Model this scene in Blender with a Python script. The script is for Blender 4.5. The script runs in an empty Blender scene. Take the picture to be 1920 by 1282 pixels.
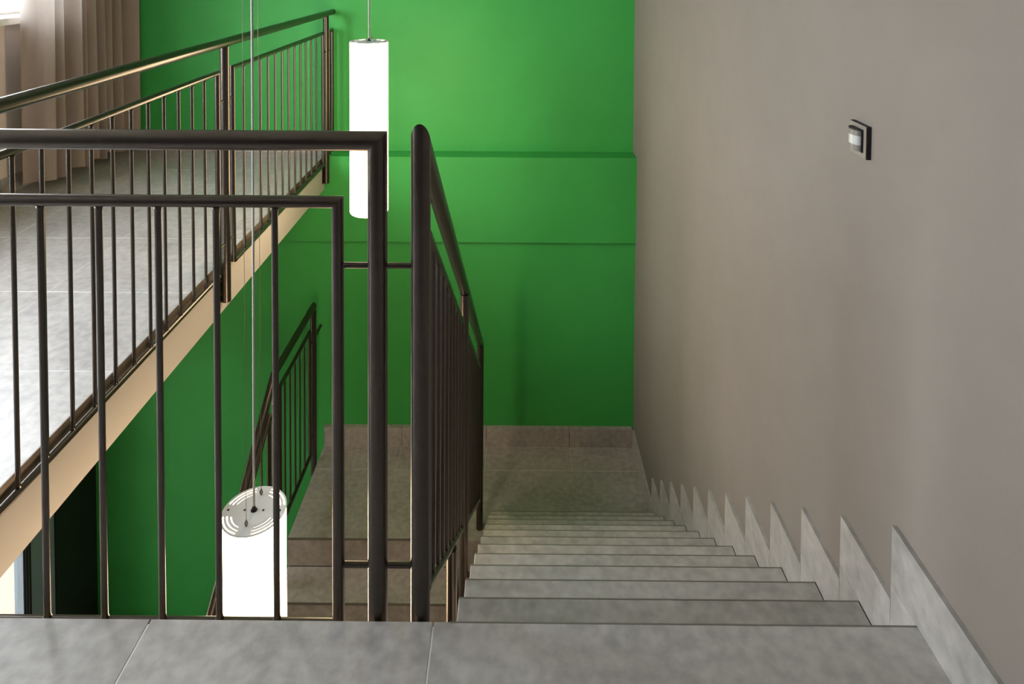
import bpy, math, random
from mathutils import Vector
random.seed(4)
scene = bpy.context.scene
COL = scene.collection
R = math.radians

# ------------------------------------------------------------------ camera
H_CAM, F_PX, YAW, ROLL, PITCH, SHIFT_PX = 1.3747, 1260.0, 0.00382, 0.00551, 0.03263, 673.84
def cam_ray(x, z, y=1.0):
    c, s = math.cos(ROLL), math.sin(ROLL); x, z = c*x - s*z, s*x + c*z
    c, s = math.cos(PITCH), math.sin(PITCH); y, z = c*y + s*z, -s*y + c*z
    c, s = math.cos(YAW), math.sin(YAW); x, y = c*x - s*y, s*x + c*y
    return Vector((x, y, z))
cd = bpy.data.cameras.new('camera'); cam = bpy.data.objects.new('camera', cd); COL.objects.link(cam)
rt, up, fw = cam_ray(1, 0, 0), cam_ray(0, 1, 0), cam_ray(0, 0, 1)
from mathutils import Matrix
m = Matrix.Identity(4)
for i in range(3):
    m[i][0], m[i][1], m[i][2] = rt[i], up[i], -fw[i]
m[2][3] = H_CAM
cam.matrix_world = m
cd.sensor_width = 36; cd.lens = 36*F_PX/1920; cd.shift_y = -SHIFT_PX/1920; cd.clip_start = 0.05
scene.camera = cam

# ------------------------------------------------------------------ world, exposure
w = bpy.data.worlds.new('sky'); scene.world = w; w.use_nodes = True
bg = w.node_tree.nodes['Background']
bg.inputs[0].default_value = (0.87, 0.935, 1.0, 1); bg.inputs[1].default_value = 22.5
vs = scene.view_settings
vs.view_transform = 'Standard'; vs.look = 'None'; vs.gamma = 1.0; vs.use_curve_mapping = False
vs.exposure = 0.22
LAMP_STRENGTH = 17.0
LAMP_COLOR = (1.0, 0.73, 0.46, 1)

# ------------------------------------------------------------------ dimensions (metres)
Y0, RI, TR = 1.353, 0.1695, 0.2273          # landing edge, riser, tread
XR, XW, XL = 0.842, 0.853, -0.127           # skirting face, right wall, left end of treads
XLW = -2.95                                 # left wall
XG, XF = -1.29, -1.322                      # gallery railing, gallery slab edge
YB, YU = 4.61, 4.76                         # back wall (band and below), recessed upper wall
ZC = 2.75                                   # ceiling
YN = -2.6                                   # wall behind the camera
ZL = -12*RI                                 # lower landing
YE = 3.848                                  # lower landing edge
ZF = -20*RI                                 # lower floor
XS0, XS1 = -1.318, -0.345                   # lower flight
SK, SKE = 0.131, 0.097                      # skirting height, overrun past a nosing

# ------------------------------------------------------------------ materials
def mat(name, color, rough=0.6, metal=0.0, noise=None, bump=None, var=0.0, spec=0.5, scale2=None, vein=None):
    M = bpy.data.materials.new(name); M.use_nodes = True
    nt = M.node_tree; N = nt.nodes; L = nt.links
    b = N['Principled BSDF']
    b.inputs['Base Color'].default_value = (*color, 1); b.inputs['Roughness'].default_value = rough
    b.inputs['Metallic'].default_value = metal; b.inputs['Specular IOR Level'].default_value = spec
    geo = N.new('ShaderNodeNewGeometry')
    out = None
    if noise:
        sc, amt = noise
        t = N.new('ShaderNodeTexNoise'); t.inputs['Scale'].default_value = sc; t.inputs['Detail'].default_value = 6; t.inputs['Roughness'].default_value = 0.62
        L.new(geo.outputs['Position'], t.inputs['Vector'])
        fac = t.outputs['Fac']
        if scale2:
            t2 = N.new('ShaderNodeTexNoise'); t2.inputs['Scale'].default_value = scale2; t2.inputs['Detail'].default_value = 4
            L.new(geo.outputs['Position'], t2.inputs['Vector'])
            ad = N.new('ShaderNodeMath'); ad.operation = 'ADD'; L.new(fac, ad.inputs[0]); L.new(t2.outputs['Fac'], ad.inputs[1])
            hf = N.new('ShaderNodeMath'); hf.operation = 'MULTIPLY'; hf.inputs[1].default_value = 0.5; L.new(ad.outputs[0], hf.inputs[0]); fac = hf.outputs[0]
        mr = N.new('ShaderNodeMapRange'); mr.inputs[1].default_value = 0.3; mr.inputs[2].default_value = 0.7
        mr.inputs[3].default_value = 1-amt; mr.inputs[4].default_value = 1+amt
        L.new(fac, mr.inputs[0]); out = mr.outputs[0]
    if var:
        oi = N.new('ShaderNodeObjectInfo'); mr2 = N.new('ShaderNodeMapRange')
        mr2.inputs[3].default_value = 1-var; mr2.inputs[4].default_value = 1+var
        L.new(oi.outputs['Random'], mr2.inputs[0])
        if out:
            mu = N.new('ShaderNodeMath'); mu.operation = 'MULTIPLY'; L.new(out, mu.inputs[0]); L.new(mr2.outputs[0], mu.inputs[1]); out = mu.outputs[0]
        else: out = mr2.outputs[0]
    if out:
        vm = N.new('ShaderNodeVectorMath'); vm.operation = 'SCALE'; vm.inputs[0].default_value = color
        L.new(out, vm.inputs['Scale']); L.new(vm.outputs[0], b.inputs['Base Color'])
    if bump:
        sc, st, di = bump
        t = N.new('ShaderNodeTexNoise'); t.inputs['Scale'].default_value = sc; t.inputs['Detail'].default_value = 3
        L.new(geo.outputs['Position'], t.inputs['Vector'])
        bp = N.new('ShaderNodeBump'); bp.inputs['Strength'].default_value = st; bp.inputs['Distance'].default_value = di
        L.new(t.outputs['Fac'], bp.inputs['Height']); L.new(bp.outputs[0], b.inputs['Normal'])
    return M
def emis(name, color, s):
    M = bpy.data.materials.new(name); M.use_nodes = True
    b = M.node_tree.nodes['Principled BSDF']
    b.inputs['Base Color'].default_value = (0.8, 0.8, 0.8, 1)
    b.inputs['Emission Color'].default_value = color; b.inputs['Emission Strength'].default_value = s
    return M
GREEN = mat('green_paint', (0.040, 0.335, 0.064), 0.55, noise=(2.5, 0.05), bump=(160, 0.08, 0.002), spec=0.35)
GREY = mat('grey_plaster', (0.196, 0.170, 0.150), 0.75, noise=(1.7, 0.05), scale2=9, bump=(130, 0.12, 0.002), spec=0.3)
WHITE = mat('white_plaster', (0.68, 0.61, 0.55), 0.8, bump=(90, 0.1, 0.002))
CEIL = mat('ceiling_paint', (0.70, 0.70, 0.69), 0.85)
BEIGE = mat('fascia_paint', (0.50, 0.46, 0.42), 0.6, bump=(120, 0.06, 0.002))
TILE = mat('concrete_look_tile', (0.335, 0.316, 0.300), 0.34, noise=(3.6, 0.34), scale2=30, bump=(220, 0.04, 0.001), var=0.09, spec=0.5)
GROUT = mat('grout', (0.55, 0.54, 0.52), 0.9)
CONC = mat('concrete', (0.32, 0.31, 0.30), 0.85, noise=(6, 0.12))
METAL = mat('bronze_painted_steel', (0.098, 0.083, 0.073), 0.28, metal=0.9, noise=(40, 0.08))
NOSE = mat('nosing_steel', (0.25, 0.235, 0.21), 0.4, metal=0.7)
TRIM = mat('edge_steel', (0.20, 0.155, 0.12), 0.45, metal=0.5, noise=(25, 0.15))
def cloth():
    M = mat('curtain_cloth', (0.42, 0.345, 0.30), 0.95, noise=(90, 0.06), bump=(300, 0.15, 0.001))
    nt = M.node_tree; N = nt.nodes; L = nt.links
    t = N.new('ShaderNodeBsdfTranslucent'); t.inputs[0].default_value = (0.40, 0.36, 0.33, 1)
    mx = N.new('ShaderNodeMixShader'); mx.inputs[0].default_value = 0.3
    L.new(N['Principled BSDF'].outputs[0], mx.inputs[1]); L.new(t.outputs[0], mx.inputs[2]); L.new(mx.outputs[0], N['Material Output'].inputs[0])
    return M
CURT = cloth()
PVC = mat('white_frame', (0.80, 0.80, 0.79), 0.35)
BLUEM = mat('blue_grey_aluminium', (0.26, 0.32, 0.40), 0.45, metal=0.2)
BLACK = mat('black_rubber', (0.008, 0.008, 0.009), 0.6)
BLACKP = mat('black_lacquer', (0.006, 0.006, 0.006), 0.55)
TAUPE = mat('taupe_plastic', (0.185, 0.165, 0.15), 0.35)
LENS = mat('white_lens', (0.48, 0.49, 0.47), 0.3)
PLATE = mat('lamp_plate', (0.58, 0.60, 0.62), 0.45)
STEELW = mat('wire_steel', (0.22, 0.19, 0.13), 0.45, metal=0.5)
CABLE = mat('pale_cable', (0.48, 0.47, 0.45), 0.45)
STUCCO = mat('outdoor_stucco', (0.55, 0.52, 0.40), 0.95, noise=(4, 0.15), scale2=25, bump=(25, 0.5, 0.02))
SHADE_SLAB = mat('shade_slab_dark', (0.10, 0.085, 0.075), 0.8)  # kept dark so the added shading slab bounces little light
SOIL = mat('outdoor_gravel', (0.30, 0.27, 0.19), 0.95, noise=(8, 0.25), scale2=40)
GLOWIN = emis('inner_glow', (1.0, 0.93, 0.84, 1), 1.3)
GLOW = emis('lamp_glow', LAMP_COLOR, LAMP_STRENGTH)
def glass():
    M = bpy.data.materials.new('window_glass'); M.use_nodes = True; nt = M.node_tree; N = nt.nodes; L = nt.links
    N.remove(N['Principled BSDF'])
    t = N.new('ShaderNodeBsdfTransparent'); t.inputs[0].default_value = (0.95, 0.95, 0.95, 1)
    g = N.new('ShaderNodeBsdfGlossy'); g.inputs['Roughness'].default_value = 0.02
    mx = N.new('ShaderNodeMixShader'); mx.inputs[0].default_value = 0.07; L.new(t.outputs[0], mx.inputs[1]); L.new(g.outputs[0], mx.inputs[2])
    L.new(mx.outputs[0], N['Material Output'].inputs[0]); return M
GLASS = glass()

# ------------------------------------------------------------------ mesh helpers
class MB:
    def __init__(s): s.v = []; s.f = []; s.sm = []
    def add(s, vs, fs, smooth=False):
        o = len(s.v); s.v += [tuple(v) for v in vs]; s.f += [tuple(i+o for i in f) for f in fs]; s.sm += [smooth]*len(fs); return s
    def box(s, x0, x1, y0, y1, z0, z1):
        return s.add([(x, y, z) for z in (z0, z1) for y in (y0, y1) for x in (x0, x1)],
                     [(0,2,3,1), (4,5,7,6), (0,1,5,4), (2,6,7,3), (0,4,6,2), (1,3,7,5)])
    def slab(s, x0, x1, y0, y1, z0, z1, c=0.0008):          # a tile with a chamfered upper rim
        return s.add([(x0,y0,z0),(x1,y0,z0),(x1,y1,z0),(x0,y1,z0),
                      (x0,y0,z1-c),(x1,y0,z1-c),(x1,y1,z1-c),(x0,y1,z1-c),
                      (x0+c,y0+c,z1),(x1-c,y0+c,z1),(x1-c,y1-c,z1),(x0+c,y1-c,z1)],
                     [(3,2,1,0),(0,1,5,4),(1,2,6,5),(2,3,7,6),(3,0,4,7),(4,5,9,8),(5,6,10,9),(6,7,11,10),(7,4,8,11),(8,9,10,11)])
    def prism_x(s, prof, x0, x1):                            # (y, z) outline extruded along x
        n = len(prof)
        return s.add([(x0, y, z) for y, z in prof] + [(x1, y, z) for y, z in prof],
                     [tuple(range(n-1, -1, -1)), tuple(range(n, 2*n))] + [(i, (i+1) % n, n+(i+1) % n, n+i) for i in range(n)])
    def tube(s, pts, r, n=16, caps=True):                    # polyline swept with mitred corners
        P = [Vector(p) for p in pts]; D = [(P[i+1]-P[i]).normalized() for i in range(len(P)-1)]
        a = D[0].orthogonal().normalized(); b = D[0].cross(a)
        ring = [a*math.cos(2*math.pi*i/n)*r + b*math.sin(2*math.pi*i/n)*r for i in range(n)]
        cur = [P[0]+q for q in ring]
        for k in range(len(D)):
            nn = (D[k]+D[k+1]).normalized() if k+1 < len(D) else D[k]
            nxt = []
            for q in cur:
                t = (P[k+1]-q).dot(nn)/D[k].dot(nn); nxt.append(q + D[k]*t)
            s.add(cur+nxt, [(i, (i+1) % n, n+(i+1) % n, n+i) for i in range(n)], True)
            if caps and k == 0: s.add(cur, [tuple(range(n-1, -1, -1))])
            if caps and k == len(D)-1: s.add(nxt, [tuple(range(n))])
            cur = nxt
        return s
    def lathe(s, prof, n=16, c=(0,0,0), smooth=True):        # (r, z) profile about a vertical axis
        vs = [(c[0]+r*math.cos(2*math.pi*i/n), c[1]+r*math.sin(2*math.pi*i/n), c[2]+z) for r, z in prof for i in range(n)]
        fs = [(k*n+i, k*n+(i+1) % n, (k+1)*n+(i+1) % n, (k+1)*n+i) for k in range(len(prof)-1) for i in range(n)]
        return s.add(vs, fs, smooth)
    def mesh(s, name, material):
        me = bpy.data.meshes.new(name); me.from_pydata(s.v, [], s.f); me.materials.append(material)
        me.polygons.foreach_set('use_smooth', s.sm); me.update(); return me
    def build(s, name, material, parent=None):
        o = bpy.data.objects.new(name, s.mesh(name, material)); COL.objects.link(o)
        if parent: o.parent = parent
        return o
def tag(o, label, cat=None, group=None, kind=None):
    o['label'] = label
    if cat: o['category'] = cat
    if group: o['group'] = group
    if kind: o['kind'] = kind
    return o
def empty(name): 
    o = bpy.data.objects.new(name, None); COL.objects.link(o); o.empty_display_size = 0.1; return o
def struct(name, mb, material, label, cat):
    return tag(mb.build(name, material), label, cat, kind='structure')
def share(o, parent, loc, name=None):
    c = o.copy(); COL.objects.link(c); c.parent = parent; c.location = loc
    return c

# ------------------------------------------------------------------ shell
struct('wall_right', MB().box(XW, XW+0.25, YN, YU, ZF, ZC), GREY, 'tall grey plaster wall running beside the staircase', 'wall')
wb = MB()
wb.box(XLW-0.3, XW+0.25, YU, YU+0.2, 0.012, ZC)                    # recessed upper wall
wb.box(XF+0.010, XW, YB, YU+0.2, -0.585, 0.012)                    # projecting band at floor level
wb.box(XLW-0.3, XF+0.010, YB, YU+0.2, -0.585, -0.217)
wb.box(XLW-0.3, XF+0.010, YU, YU+0.2, -0.217, 0.012)
wb.box(XLW-0.3, XW, YB+0.028, YU+0.2, ZF, -0.585)
struct('wall_back', wb, GREEN, 'bright green painted wall at the foot of the staircase', 'wall')
struct('ceiling', MB().box(XLW-0.3, XW+0.25, YN, YU+0.2, ZC, ZC+0.2), CEIL, 'white ceiling above the stairwell', 'ceiling')
struct('wall_front', MB().box(XLW-0.3, XW+0.25, YN-0.2, YN, ZF, ZC), GREY, 'grey plaster wall across the upper floor', 'wall')

# upper floor: one slab, L-shaped round the stairwell
ft = -0.0007
fl = MB()
fl.box(XLW-0.05, XW, YN, Y0-0.0102, -0.217, ft)
fl.box(XLW-0.05, XF-0.006, Y0-0.012, YU, -0.217, ft)
floor = struct('floor', fl, GROUT, 'upper floor of grey concrete-look tiles around the stairwell', 'floor')
xj = [-2.95, -2.513, -1.926, -1.339, -0.750, -0.161, XW-0.002]
g = 0.0015
yj = [YN, -1.9, -1.31, -0.72, -0.13, 0.46, 1.05-0.0, Y0]
for i in range(len(xj)-1):
    for j in range(len(yj)-1):
        MB().slab(xj[i]+g, xj[i+1]-g, yj[j]+g, yj[j+1]-(0 if j == len(yj)-2 else g), -0.010, 0).build('floor_tile', TILE, floor)
yg = [Y0, 1.64, 2.19, 2.72, 3.255, 3.80, 4.34, YU-0.002]
xg = [-2.95, -2.472, -1.918, XF-0.004]
for i in range(3):
    for j in range(len(yg)-1):
        MB().slab(xg[i]+g, xg[i+1]-g, yg[j]+g, yg[j+1]-g, -0.010, 0).build('floor_tile', TILE, floor)
# fascia of the gallery slab and the steel strip along the tile edge
struct('trim_1', MB().box(XF-0.006, XF+0.010, Y0+0.03, YU, -0.217, -0.028), BEIGE, 'beige painted edge of the gallery slab', 'fascia')
et = MB()
et.box(XF-0.005, XF-0.001, Y0+0.03, YB, -0.030, 0.004)
et.box(XF-0.005, XF+0.010, Y0+0.03, YB, -0.030, -0.0265)
struct('trim_2', et, TRIM, 'brown steel strip capping the gallery tile edge', 'edge trim')
struct('trim_3', MB().box(XF+0.012, XL-0.003, Y0-0.010, Y0-0.002, -0.217, -0.012), BEIGE, 'beige painted edge of the landing slab at the stairwell', 'fascia')

# left wall with openings
def wall_holes(x0, x1, ya, yb, za, zb, holes):
    mb = MB(); y = ya
    for (h0, h1, hz0, hz1) in sorted(holes):
        if h0 > y: mb.box(x0, x1, y, h0, za, zb)
        if hz0 > za: mb.box(x0, x1, h0, h1, za, hz0)
        if hz1 < zb: mb.box(x0, x1, h0, h1, hz1, zb)
        y = h1
    mb.box(x0, x1, y, yb, za, zb); return mb
UP = [(0.35, 2.45, 0.30, 2.40), (3.35, 4.30, 1.02, 2.45)]
LOW = [(3.0, 3.955, ZF+0.02, -0.95)]
struct('wall_left', wall_holes(XLW-0.3, XLW, YN, YU, -0.217, ZC, UP), WHITE, 'pale plaster wall with windows along the gallery', 'wall')
struct('wall_left_lower', wall_holes(XLW-0.3, XLW, YN, YB+0.02, ZF, -0.217, LOW), WHITE, 'pale lower-storey wall with glazed opening below the gallery', 'wall')
struct('floor_lower', MB().box(XLW-0.3, XW+0.25, YN, YU+0.2, ZF-0.2, ZF), CONC, 'grey lower-storey floor under the stairs', 'floor')

def window(n, y0, y1, z0, z1, fm, label, fw_, mull, sill=True, flush=False, e=0.045):
    root = empty('window_%d' % n); tag(root, label, 'window', kind='structure')
    xa, xb = (XLW-0.062, XLW-0.012) if flush else (XLW-0.20, XLW-0.13)
    f = MB()
    f.box(xa, xb, y0, y0+fw_, z0, z1); f.box(xa, xb, y1-fw_, y1, z0, z1)
    f.box(xa, xb, y0+fw_, y1-fw_, z0, z0+fw_); f.box(xa, xb, y0+fw_, y1-fw_, z1-fw_, z1)
    f.build('window_frame', fm, root)
    ys = [y0+fw_] + [y0+(y1-y0)*k/(mull+1) for k in range(1, mull+1)] + [y1-fw_]
    for k in range(1, mull+1):
        MB().box(xa, xb, ys[k]-fw_*0.6, ys[k]+fw_*0.6, z0+fw_, z1-fw_).build('mullion', fm, root)
    for k in range(mull+1):
        a = ys[k] + (fw_*0.6 if k else 0); b = ys[k+1] - (fw_*0.6 if k < mull else 0)
        sash = MB()
        sash.box(xa+0.015, xb+0.012, a, a+e, z0+fw_, z1-fw_); sash.box(xa+0.015, xb+0.012, b-e, b, z0+fw_, z1-fw_)
        sash.box(xa+0.015, xb+0.012, a+e, b-e, z0+fw_, z0+fw_+e); sash.box(xa+0.015, xb+0.012, a+e, b-e, z1-fw_-e, z1-fw_)
        so = sash.build('sash', fm, root)
        MB().box(xa+0.03, xa+0.036, a+e, b-e, z0+fw_+e, z1-fw_-e).build('pane', GLASS, so)
    if sill:
        MB().slab(XLW-0.13, XLW+0.06, y0-0.04, y1+0.04, z0-0.03, z0+0.012, 0.004).build('window_sill', PVC, root)
    pn = {1: 'window_gallery_offscreen', 2: 'window_left_offscreen', 3: 'window_lower_offscreen'}[n]
    pl = bpy.data.lights.new(pn, 'AREA'); pl.shape = 'RECTANGLE'; pl.size = y1-y0; pl.size_y = z1-z0
    pl.cycles.is_portal = True
    po = bpy.data.objects.new(pn, pl); COL.objects.link(po)
    po.location = (XLW-0.31, (y0+y1)/2, (z0+z1)/2); po.rotation_euler = (R(90), 0, R(-90))
    return root
window(1, *UP[1], PVC, 'white framed window above the sill beside the curtain', 0.035, 0, True, False, 0.03)
window(2, *UP[0], PVC, 'white framed tall window on the gallery wall away from the curtain', 0.06, 1)
wl = window(3, *LOW[0], BLUEM, 'blue-grey framed glazing in the lower storey', 0.014, 0, False, True, 0.012)
# deep blue-grey jamb with black gasket grooves, beside the dark door
jb = MB().box(XLW-0.001, XLW+0.012, 3.915, 4.188, ZF, -0.96).build('jamb', BLUEM, wl)
for y in (3.920, 3.942, 3.964):
    MB().box(XLW+0.011, XLW+0.016, y, y+0.013, ZF, -0.96).build('gasket', BLACK, jb)
d = empty('door_1'); tag(d, 'tall black door leaf beside the blue-grey glazing downstairs', 'door', kind='structure')
MB().box(XLW-0.001, XLW+0.010, 4.19, YB+0.012, ZF, -0.40).build('door_leaf', BLACKP, d)
MB().box(XLW+0.011, XLW+0.016, 4.195, 4.215, ZF, -0.42).build('door_edge', BLACK, d)
# outdoors
tag(MB().box(-60, XLW-0.32, -60, 60, ZF-0.3, ZF-0.1).build('ground', SOIL), 'pale gravel ground outside the lower glazing', 'ground', kind='structure')
tag(MB().box(-4.9, -4.7, -2, 9, ZF-0.1, -0.55).build('garden_wall', STUCCO), 'rough pale yellow wall seen through the lower glazing', 'wall', kind='structure')

tag(MB().box(-4.08, XLW-0.301, -2, 9, -0.40, -0.22).build('shade_slab', SHADE_SLAB), 'dark slab added out of view to shade the ground outside', 'shade_slab', kind='structure')  # added slab, out of view, keeps sky light off the ground below
# ------------------------------------------------------------------ skirtings
bl = empty('baseboard_left'); tag(bl, 'tile skirting along the gallery window wall', 'skirting', kind='structure')
for a, b in list(zip(yj[:5], yj[1:5]+[0.345])) + [(0.345, 1.05), (1.05, 1.75), (1.75, 2.555), (2.555, 3.155), (3.155, 3.80), (3.80, 4.34), (4.34, YU-0.002)]:
    MB().box(XLW, XLW+0.012, a+g, b-g, 0, 0.10).build('skirting_tile', TILE, bl)
bb = empty('baseboard_back'); tag(bb, 'tile skirting at the foot of the green wall', 'skirting', kind='structure')
xb = [-1.318, -0.773, -0.180, 0.402, XR]
for i in range(4): MB().box(xb[i]+g, xb[i+1]-g, YB-0.006, YB+0.028, ZL, ZL+SK).build('skirting_tile', TILE, bb)
for i in range(3): MB().box(xg[i]+g+(0.013 if i == 0 else 0), xg[i+1]-g, YU-0.012, YU, 0, 0.10).build('skirting_tile', TILE, bb)
br = empty('baseboard_right'); tag(br, 'stepped tile skirting along the grey wall beside the stairs', 'skirting', kind='structure')
for j in range(len(yj)-2): MB().box(XR, XW, yj[j]+g, yj[j+1]-g, 0, SK).build('skirting_tile', TILE, br)
k0 = yj[-2]
for k in range(12):
    ya = (k0+g) if k == 0 else Y0+(k-1)*TR+SKE+0.0008
    MB().box(XR, XW, ya, Y0+k*TR+SKE, -k*RI+0.0004, -k*RI+SK).build('skirting_tile', TILE, br)
    MB().box(XR, XW, Y0+k*TR+0.001, Y0+k*TR+SKE-0.0006, -(k+1)*RI, -k*RI-0.0004).build('riser_skirting_tile', TILE, br)
MB().box(XR, XW, Y0+11*TR+SKE+0.001, YB-0.007, ZL, ZL+SK).build('skirting_tile', TILE, br)

# ------------------------------------------------------------------ staircase
st = empty('staircase'); tag(st, 'straight flight of grey tiled steps down beside the grey wall', 'staircase')
tt = 0.012
prof = [(Y0, -0.03)]
for k in range(12):
    prof.append((Y0+k*TR-0.013, -k*RI-tt-0.001)); prof.append((Y0+k*TR-0.013, -(k+1)*RI-tt-0.001))
prof = [(Y0-0.008, -tt-0.001)]
for k in range(1, 12):
    prof += [(Y0+(k-1)*TR-0.008, -k*RI-tt), (Y0+k*TR-0.008, -k*RI-tt)]
prof += [(Y0+11*TR-0.008, ZL-tt), (Y0+11*TR-0.008, ZL-0.2), (Y0+11*TR-0.25, ZL-0.2), (Y0-0.008, -0.217-0.17)]
MB().prism_x(prof, XL+0.003, XW-0.001).build('stair_body', CONC, st)
for k in range(1, 12):
    MB().slab(XL, XR-0.001, Y0+(k-1)*TR+0.0015, Y0+k*TR, -k*RI-tt, -k*RI, 0.002).build('tread', TILE, st)
for k in range(1, 12):
    MB().box(XL, XR-0.001, Y0+k*TR-0.0025, Y0+k*TR+0.0008, -k*RI-tt, -k*RI+0.0006).build('nosing', NOSE, st)
MB().box(XL, XR-0.001, Y0-0.0025, Y0+0.0008, -tt, 0.0006).build('nosing', NOSE, st)
for k in range(0, 12):
    MB().box(XL, XR-0.001, Y0+k*TR-0.008, Y0+k*TR-0.0005, -(k+1)*RI+0.001, -k*RI-tt-0.0005).build('riser', TILE, st)

lf = MB().box(XS1+0.001, XL-0.02, YE+0.02, YE+0.2, ZL-1.3, ZL-0.2).box(XS0, XW, YE+0.008, YB+0.028, ZL-0.2, ZL-0.0007)
land = struct('floor_landing', lf, GROUT, 'grey tiled half-landing at the foot of the green wall', 'floor')
yl = [YE, 4.388, YB-0.006]
Y11 = Y0+11*TR
xs_back = [XS0, -0.773, -0.180, 0.402, XR]
for i in range(4): MB().slab(xs_back[i]+g, xs_back[i+1]-g, yl[1]+g, yl[2]-g, ZL-0.011, ZL).build('landing_tile', TILE, land)
for a, b in ((XS0, -0.773), (-0.773, -0.180), (-0.180, XR)):
    y0_ = YE if b < 0 else Y11+0.001
    MB().slab(a+g*0.2, b-g*0.2, y0_, yl[1]-g, ZL-0.011, ZL).build('landing_tile', TILE, land)

MB().box(XS1+0.001, XL-0.001, YE+0.0005, YE+0.019, ZL-0.95, ZL-0.012).build('landing_edge_tile', TILE, land)
s2 = empty('staircase'); tag(s2, 'lower flight of tiled steps descending from the half-landing', 'staircase')
prof = [(YE+0.008, ZL-tt)]
for k in range(0, 8):
    prof.append((YE-k*TR+0.008, ZL-(k+1)*RI-tt)); 
    if k < 7: prof.append((YE-(k+1)*TR+0.008, ZL-(k+1)*RI-tt))
prof = [(YE+0.007, ZL-tt)]
for k in range(0, 7):
    prof += [(YE-k*TR+0.007, ZL-(k+1)*RI-tt), (YE-(k+1)*TR+0.007, ZL-(k+1)*RI-tt)]
prof += [(YE-7*TR+0.007, ZF), (YE-7*TR+0.25, ZF), (YE+0.007, ZL-0.21-0.17)]
MB().prism_x(prof[::-1], XS0+0.003, XS1-0.003).build('stair_body', CONC, s2)
for k in range(1, 8):
    MB().slab(XS0, XS1, YE-k*TR, YE-(k-1)*TR-0.0015, ZL-k*RI-tt, ZL-k*RI, 0.002).build('tread', TILE, s2)
for k in range(0, 8):
    MB().box(XS0, XS1, YE-k*TR-0.0008, YE-k*TR+0.0025, ZL-k*RI-tt, ZL-k*RI+0.0006).build('nosing', NOSE, s2)
for k in range(0, 8):
    MB().box(XS0, XS1, YE-k*TR+0.0005, YE-k*TR+0.007, ZL-(k+1)*RI+0.001, ZL-k*RI-tt-0.0005).build('riser', TILE, s2)

# ------------------------------------------------------------------ railings
RH, RP, RB = 0.0205, 0.0125, 0.0068          # handrail/post, panel tube, baluster
BAL = {}
def baluster(parent, x, y, z0, z1, r=RB):
    key = (round(z1-z0, 3), r)
    if key not in BAL:
        h = z1-z0
        BAL[key] = MB().lathe([(0.0004, 0), (r*1.4, 0), (r*1.05, 0.007), (r, 0.013), (r, h-0.013), (r*1.05, h-0.007), (r*1.4, h), (0.0004, h)], 12).mesh('baluster', METAL)
    o = bpy.data.objects.new('baluster', BAL[key]); COL.objects.link(o); o.parent = parent; o.location = (x, y, z0); return o
def tube(name, parent, pts, r, n=20): return MB().tube(pts, r, n).build(name, METAL, parent)

ZH, ZM, ZB_ = 1.0, 0.872, -0.035
YR = 1.378
# --- guard across the landing
rl = empty('railing'); tag(rl, 'dark horizontal guard railing at the landing edge with mitred end posts', 'railing')
tube('handrail', rl, [(XG, YR, ZH), (-0.282, YR, ZH), (-0.282, YR, -0.30)], RH, 28)
tube('panel_frame', rl, [(XG+0.06, YR, ZB_), (XG+0.06, YR, ZM), (-0.365, YR, ZM), (-0.365, YR, ZB_), (XG+0.06+RP, YR, ZB_)], RP, 20)
for i, x in enumerate((-1.107, -0.984, -0.862, -0.739, -0.618, -0.496)):
    baluster(rl, x, YR, ZB_+RP-0.002, ZM-RP+0.002)
for z in (0.739, 0.098):
    for a, b in ((-0.365+RP-0.002, -0.282-RH+0.002), (-0.282+RH-0.002, -0.192-RH+0.002)):
        c = tube('connector', rl, [(a, YR, z), (b, YR, z)], 0.0062, 12)
for x in (-0.75, -0.30):
    MB().box(x-0.02, x+0.02, Y0-0.003, YR-RP+0.003, -0.075, -0.055).build('bracket', METAL, rl)

# --- railing down the staircase
sr = empty('railing'); tag(sr, 'dark sloping railing along the open side of the upper stair flight', 'railing')
XH = -0.192; SL = 0.7470
zh = lambda y: ZH-SL*(y-YR)
zm = lambda y: zh(y)-0.158
zb = lambda y: -0.085-0.737*(y-1.53)
YEND = 3.93
tube('handrail', sr, [(XH, YR, -0.42), (XH, YR, ZH), (XH, YEND, zh(YEND)), (XH, YEND, ZL-0.12)], RH, 28)
YM = 2.63
tube('post', sr, [(XH, YM, zh(YM)-RH*0.8), (XH, YM, -1.20)], 0.0175, 20)
tube('post', sr, [(XH, 2.09, zb(2.09)-0.008), (XH, 2.09, -1.25)], 0.0175, 20)
def slope_panel(a, b, ys):
    tube('panel_frame', sr, [(XH, a, zb(a)), (XH, a, zm(a)), (XH, b, zm(b)), (XH, b, zb(b))], 0.0105, 16)
    tube('bottom_rail', sr, [(XH, a, zb(a)), (XH, b, zb(b))], 0.0105, 16)
    for y in ys: baluster(sr, XH, y, zb(y)+0.002, zm(y)-0.002)
slope_panel(1.485, 2.50, [1.596, 1.702, 1.812, 1.925, 2.040, 2.150, 2.263, 2.380])
slope_panel(2.76, 3.80, [2.875, 2.99, 3.105, 3.22, 3.335, 3.45, 3.565, 3.68])
for y0_, y1_ in ((YR+RH-0.002, 1.485-0.009), (2.509, YM-0.016), (YM+0.016, 2.751), (3.809, YEND-RH+0.002)):
    for off in (0.12, 0.72):
        zc = zb(1.485 if y0_ < 2 else (2.5 if y0_ < 2.6 else (2.76 if y0_ < 3 else 3.8)))+off
        tube('connector', sr, [(XH, y0_, zc), (XH, y1_, zc)], 0.0062, 12)
for y, z in ((YM, -1.10), (2.09, -1.0), (YEND, ZL-0.06)):
    tube('bracket', sr, [(XH+0.012, y, z), (XL+0.006, y, z)], 0.009, 12)

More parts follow.
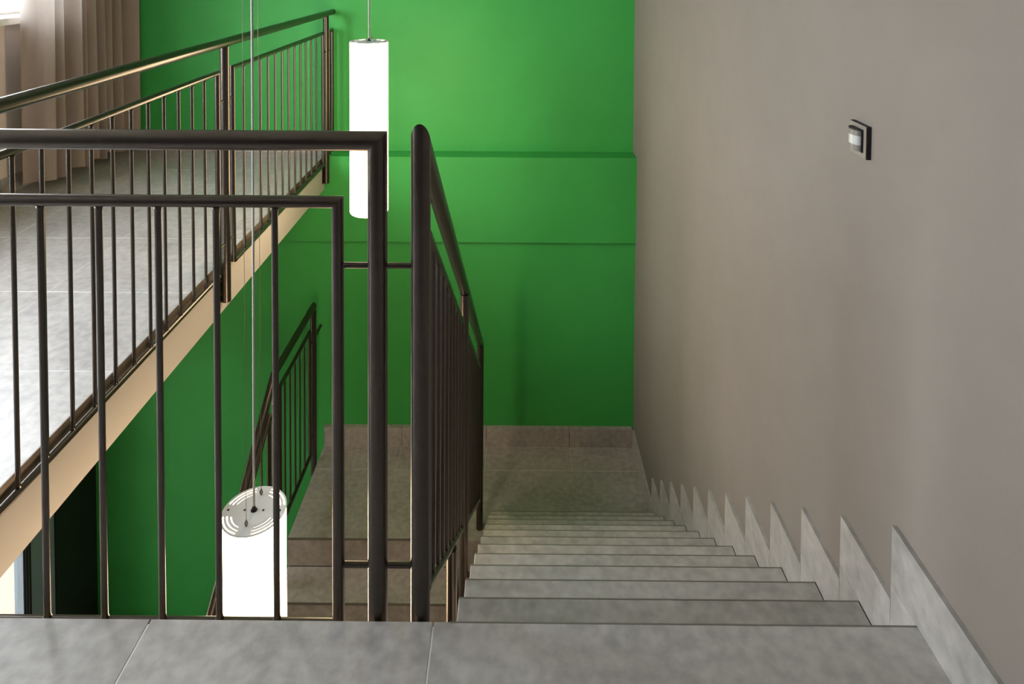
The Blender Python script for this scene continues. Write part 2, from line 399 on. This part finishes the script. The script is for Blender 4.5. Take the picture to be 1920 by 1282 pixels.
# --- railing along the gallery
gr = empty('railing'); tag(gr, 'bronze railing along the gallery edge running to the green wall', 'railing')
tube('handrail', gr, [(XG, YR-0.03, ZH+0.003), (XG, YU+0.003, ZH+0.003)], RH, 28)
GP = [1.41, 2.975, 4.585]
for y in GP: 
    tube('post', gr, [(XG, y, ZH-RH*0.7), (XG, y, -0.165)], 0.0195, 24)
    for z in (-0.07, -0.13):
        tube('bracket', gr, [(XG-0.012, y, z), (XF+0.008, y, z)], 0.010, 12)
    MB().box(XF+0.009, XF+0.013, y-0.03, y+0.03, -0.165, -0.04).build('bracket_plate', METAL, gr)
GZ = -0.018
def gal_panel(a, b, ys):
    tube('panel_frame', gr, [(XG, a, GZ), (XG, a, ZM+0.006), (XG, b, ZM+0.006), (XG, b, GZ), (XG, a+0.0115, GZ)], 0.0115, 18)
    for y in ys: baluster(gr, XG, y, GZ+0.010, ZM+0.006-0.010, 0.0062)
gal_panel(1.50, 2.900, [1.600, 1.707, 1.815, 1.925, 2.030, 2.137, 2.243, 2.348, 2.455, 2.563, 2.670, 2.777])
gal_panel(3.055, 4.510, [3.180+0.1065*k for k in range(12)])
gal_panel(4.66, 4.735, [])
for y0_, y1_ in ((GP[0]+0.018, 1.49), (2.910, GP[1]-0.018), (GP[1]+0.018, 3.045), (4.52, GP[2]-0.018), (GP[2]+0.018, 4.65)):
    for z in (0.10, 0.745):
        tube('connector', gr, [(XG, y0_, z), (XG, y1_, z)], 0.006, 12)

# --- railing of the lower flight
lr = empty('railing'); tag(lr, 'dark railing on the outer side of the half-landing and lower flight', 'railing')
XQ = -1.345; Z1 = -0.965; YBND = 3.72
zq = lambda y: Z1-0.7457*(YBND-y)
YQ = 2.15
tube('handrail', lr, [(XQ, 4.45, -2.12), (XQ, 4.45, Z1), (XQ, YBND, Z1), (XQ, YQ, zq(YQ)), (XQ, YQ, ZF)], RH, 24)
tube('post', lr, [(XQ, YBND, Z1-RH*0.8), (XQ, YBND, -2.35)], 0.0185, 20)
tube('panel_frame', lr, [(XQ, 4.37, -1.935), (XQ, 4.37, Z1-0.13), (XQ, 3.80, Z1-0.13), (XQ, 3.80, -1.935), (XQ, 4.358, -1.935)], 0.0115, 16)
for k in range(5): baluster(lr, XQ, 3.885+0.0925*k, -1.925, Z1-0.14, 0.0062)
a, b = 3.63, 2.25
tube('panel_frame', lr, [(XQ, a, zq(a)-0.98), (XQ, a, zq(a)-0.13), (XQ, b, zq(b)-0.13), (XQ, b, zq(b)-0.98)], 0.0115, 16)
tube('bottom_rail', lr, [(XQ, a, zq(a)-0.98), (XQ, b, zq(b)-0.98)], 0.0115, 16)
for k in range(11):
    y = 3.515-0.115*k; baluster(lr, XQ, y, zq(y)-0.978, zq(y)-0.132, 0.0062)
for y0_, y1_ in ((4.38, 4.43), (3.739, 3.79), (3.64, 3.703)):
    for z in (-1.83, -1.19):
        tube('connector', lr, [(XQ, y0_, z), (XQ, y1_, z)], 0.006, 12)
for z in (-1.19,):
    tube('connector', lr, [(XQ, 4.468, z), (XQ, YB+0.017, z)], 0.009, 12)
for y, z in ((4.45, ZL-0.05), (YBND, ZL-0.23)):
    tube('bracket', lr, [(XQ+0.012, y, z), (XS0+0.005, y, z)], 0.010, 12)

# ------------------------------------------------------------------ pendant lamps
def lamp(x, y, zt, length, label, sway):
    root = empty('pendant_lamp'); root.location = (x, y, zt); tag(root, label, 'lamp', 'cylinder pendant lamps in the stairwell')
    r = 0.0985; n = 56
    MB().lathe([(0.0005, -0.008), (r*0.96, -0.008)], n).build('inner_diffuser', GLOWIN, root)
    MB().lathe([(r*0.965, -0.0035), (r, -0.0035), (r, -length+0.004), (r*0.97, -length), (0.0005, -length)], n).build('shade', GLOW, root)
    # top plate with three rings of curved slots in each quarter
    rad = [0.006, 0.30, 0.655, 0.705, 0.775, 0.825, 0.895, 0.945, 1.0]
    rad = [rad[0]] + [q*0.100 for q in rad[1:]]
    na = 72; mb = MB()
    for zz in (0.0, -0.003):
        vs = [(q*math.cos(2*math.pi*i/na), q*math.sin(2*math.pi*i/na), zz) for q in rad for i in range(na)]
        fs = []
        for k in range(len(rad)-1):
            for i in range(na):
                ang = (i+0.5)*5 % 90
                lim = {2: 22, 4: 17, 6: 14}.get(k)
                if lim and lim < ang < 90-lim: continue
                q = (k*na+i, k*na+(i+1) % na, (k+1)*na+(i+1) % na, (k+1)*na+i)
                fs.append(q[::-1] if zz == 0 else q)
        mb.add(vs, [f[::-1] for f in fs])
    mb.lathe([(0.100, -0.003), (0.100, 0.0)], na)
    pl = mb.build('top_plate', PLATE, root)
    for a in (0, 180):
        for q in (0.083, 0.030):
            MB().lathe([(0.0032, 0), (0.0032, 0.002), (0.0005, 0.0025)], 10, (q*math.cos(R(a)), q*math.sin(R(a)), 0)).build('screw', BLACK, pl)
    MB().lathe([(0.010, 0), (0.010, 0.003), (0.006, 0.006), (0.0045, 0.016)], 16).build('cable_gland', BLACK, pl)
    top = ZC-zt
    pts = []
    for i in range(25):
        t = i/24; pts.append((sway*math.sin(math.pi*t)*0.6+0.0*t, 0, 0.004+t*(top-0.02-0.004)))
    o = MB(); o.tube(pts, 0.0038, 10); o.build('power_cable', CABLE, root)
    for s in (-1, 1):
        MB().tube([(0, s*0.062, 0.012), (0, s*0.062, top)], 0.0008, 6).build('suspension_wire', STEELW, root)
        MB().tube([(0.0, s*0.062, 0), (0.004, s*0.062, 0.010), (0.0, s*0.062, 0.020), (-0.004, s*0.062, 0.010), (0.0, s*0.062, 0.0)], 0.0022, 6).build('wire_hook', STEELW, root)
    MB().lathe([(0.0005, top-0.03), (0.055, top-0.03), (0.06, top-0.02), (0.06, top)], 32).build('ceiling_rose', PLATE, root)
    return root
lamp(-0.828, 2.10, -0.395, 0.90, 'glowing white cylinder pendant hanging low in the stairwell with slotted plate in view', 0.008)
lamp(-0.760, 3.50, 0.950, 0.90, 'glowing white cylinder pendant hanging high in front of the green wall', 0.0)

# ------------------------------------------------------------------ curtain
def curtain():
    root = empty('curtain'); root.location = (-2.80, 4.25, 0); tag(root, 'long brown-grey pleated curtain drawn aside by the gallery window', 'curtain')
    ya, yb = 4.735, 3.86; n = 170; zs = [0.045, 0.09, 0.3, 0.7, 1.1, 1.5, 1.9, 2.3, 2.62]
    vs = []; fs = []
    rows = []
    rng = random.Random(11)
    # irregular pleats, narrow near the corner and one broad panel at the free edge
    ph = [0.0]
    for i in range(n):
        t = i/n; ph.append(ph[-1] + 2*math.pi/n*(10.5 if t < 0.55 else (8.5 if t < 0.72 else 6.0))*(0.75+0.5*rng.random()))
    for z in zs:
        flare = 1.0 + 0.18*(1-z/2.6)
        row = []
        for i in range(n+1):
            t = i/n
            y = ya+(yb-ya)*t + 0.018*math.sin(ph[i]*0.5+1.3)
            sn = math.sin(ph[i]); x = 0.058*flare*(abs(sn)**0.6)*(1 if sn > 0 else -1) + 0.014*math.sin(ph[i]*0.37+z*0.5) + 0.05*math.exp(-(t*9)**2)*1.5
            row.append((x, y-4.25, z + (0.012*math.sin(ph[i]*0.5) if z < 0.06 else 0)))
        rows.append(row)
    for row in rows: vs += row
    for k in range(len(zs)-1):
        for i in range(n):
            a_ = k*(n+1)+i; fs.append((a_, a_+1, a_+n+2, a_+n+1))
    mb = MB(); mb.add(vs, fs, True)
    o = mb.build('curtain_cloth', CURT, root)
    MB().box(-0.02, 0.02, -3.0, 0.47, 2.63, ZC).build('curtain_track', PVC, root)
    for k in range(12):
        MB().tube([(0, 0.45-0.075*k, 2.60), (0, 0.45-0.075*k, 2.635)], 0.006, 8).build('glider', PVC, root)
curtain()

# ------------------------------------------------------------------ motion sensor on the grey wall
def sensor():
    yc, zc = 1.632, 0.943; hw = 0.0395
    root = empty('motion_sensor'); root.location = (XW, yc, zc-hw); tag(root, 'square black-edged motion sensor with white lens on the grey wall', 'sensor')
    o = hw
    MB().box(-0.011, 0.001, -hw, hw, 0, 2*hw).build('frame', BLACK, root)
    MB().box(-0.0125, -0.0105, -hw+0.001, hw-0.001, 0.001, 2*hw-0.001).build('face_plate', TAUPE, root)
    # bulging housing: half-round in plan
    def half(z0, z1, rr, depth, name, m):
        mb = MB(); n = 14
        ring = [(-0.0125-depth*math.sin(math.pi*i/n)**0.8, rr*math.cos(math.pi*i/n)) for i in range(n+1)]
        mb.add([(x, y, z0) for x, y in ring]+[(x, y, z1) for x, y in ring],
               [(i, i+1, n+2+i, n+1+i) for i in range(n)], True)
        mb.add([(x, y, z0) for x, y in ring], [tuple(range(n, -1, -1))]); mb.add([(x, y, z1) for x, y in ring], [tuple(range(n+1))])
        return mb.build(name, m, root)
    half(o-0.024, o+0.026, 0.0235, 0.017, 'housing', TAUPE)
    half(o-0.009, o+0.013, 0.0240, 0.0178, 'lens', LENS)
    half(o+0.026, o+0.029, 0.0250, 0.0190, 'cap', BLACK)
    MB().box(-0.017, -0.0124, -0.0262, -0.0225, o-0.026, o+0.028).build('housing_side', BLACK, root)
sensor()
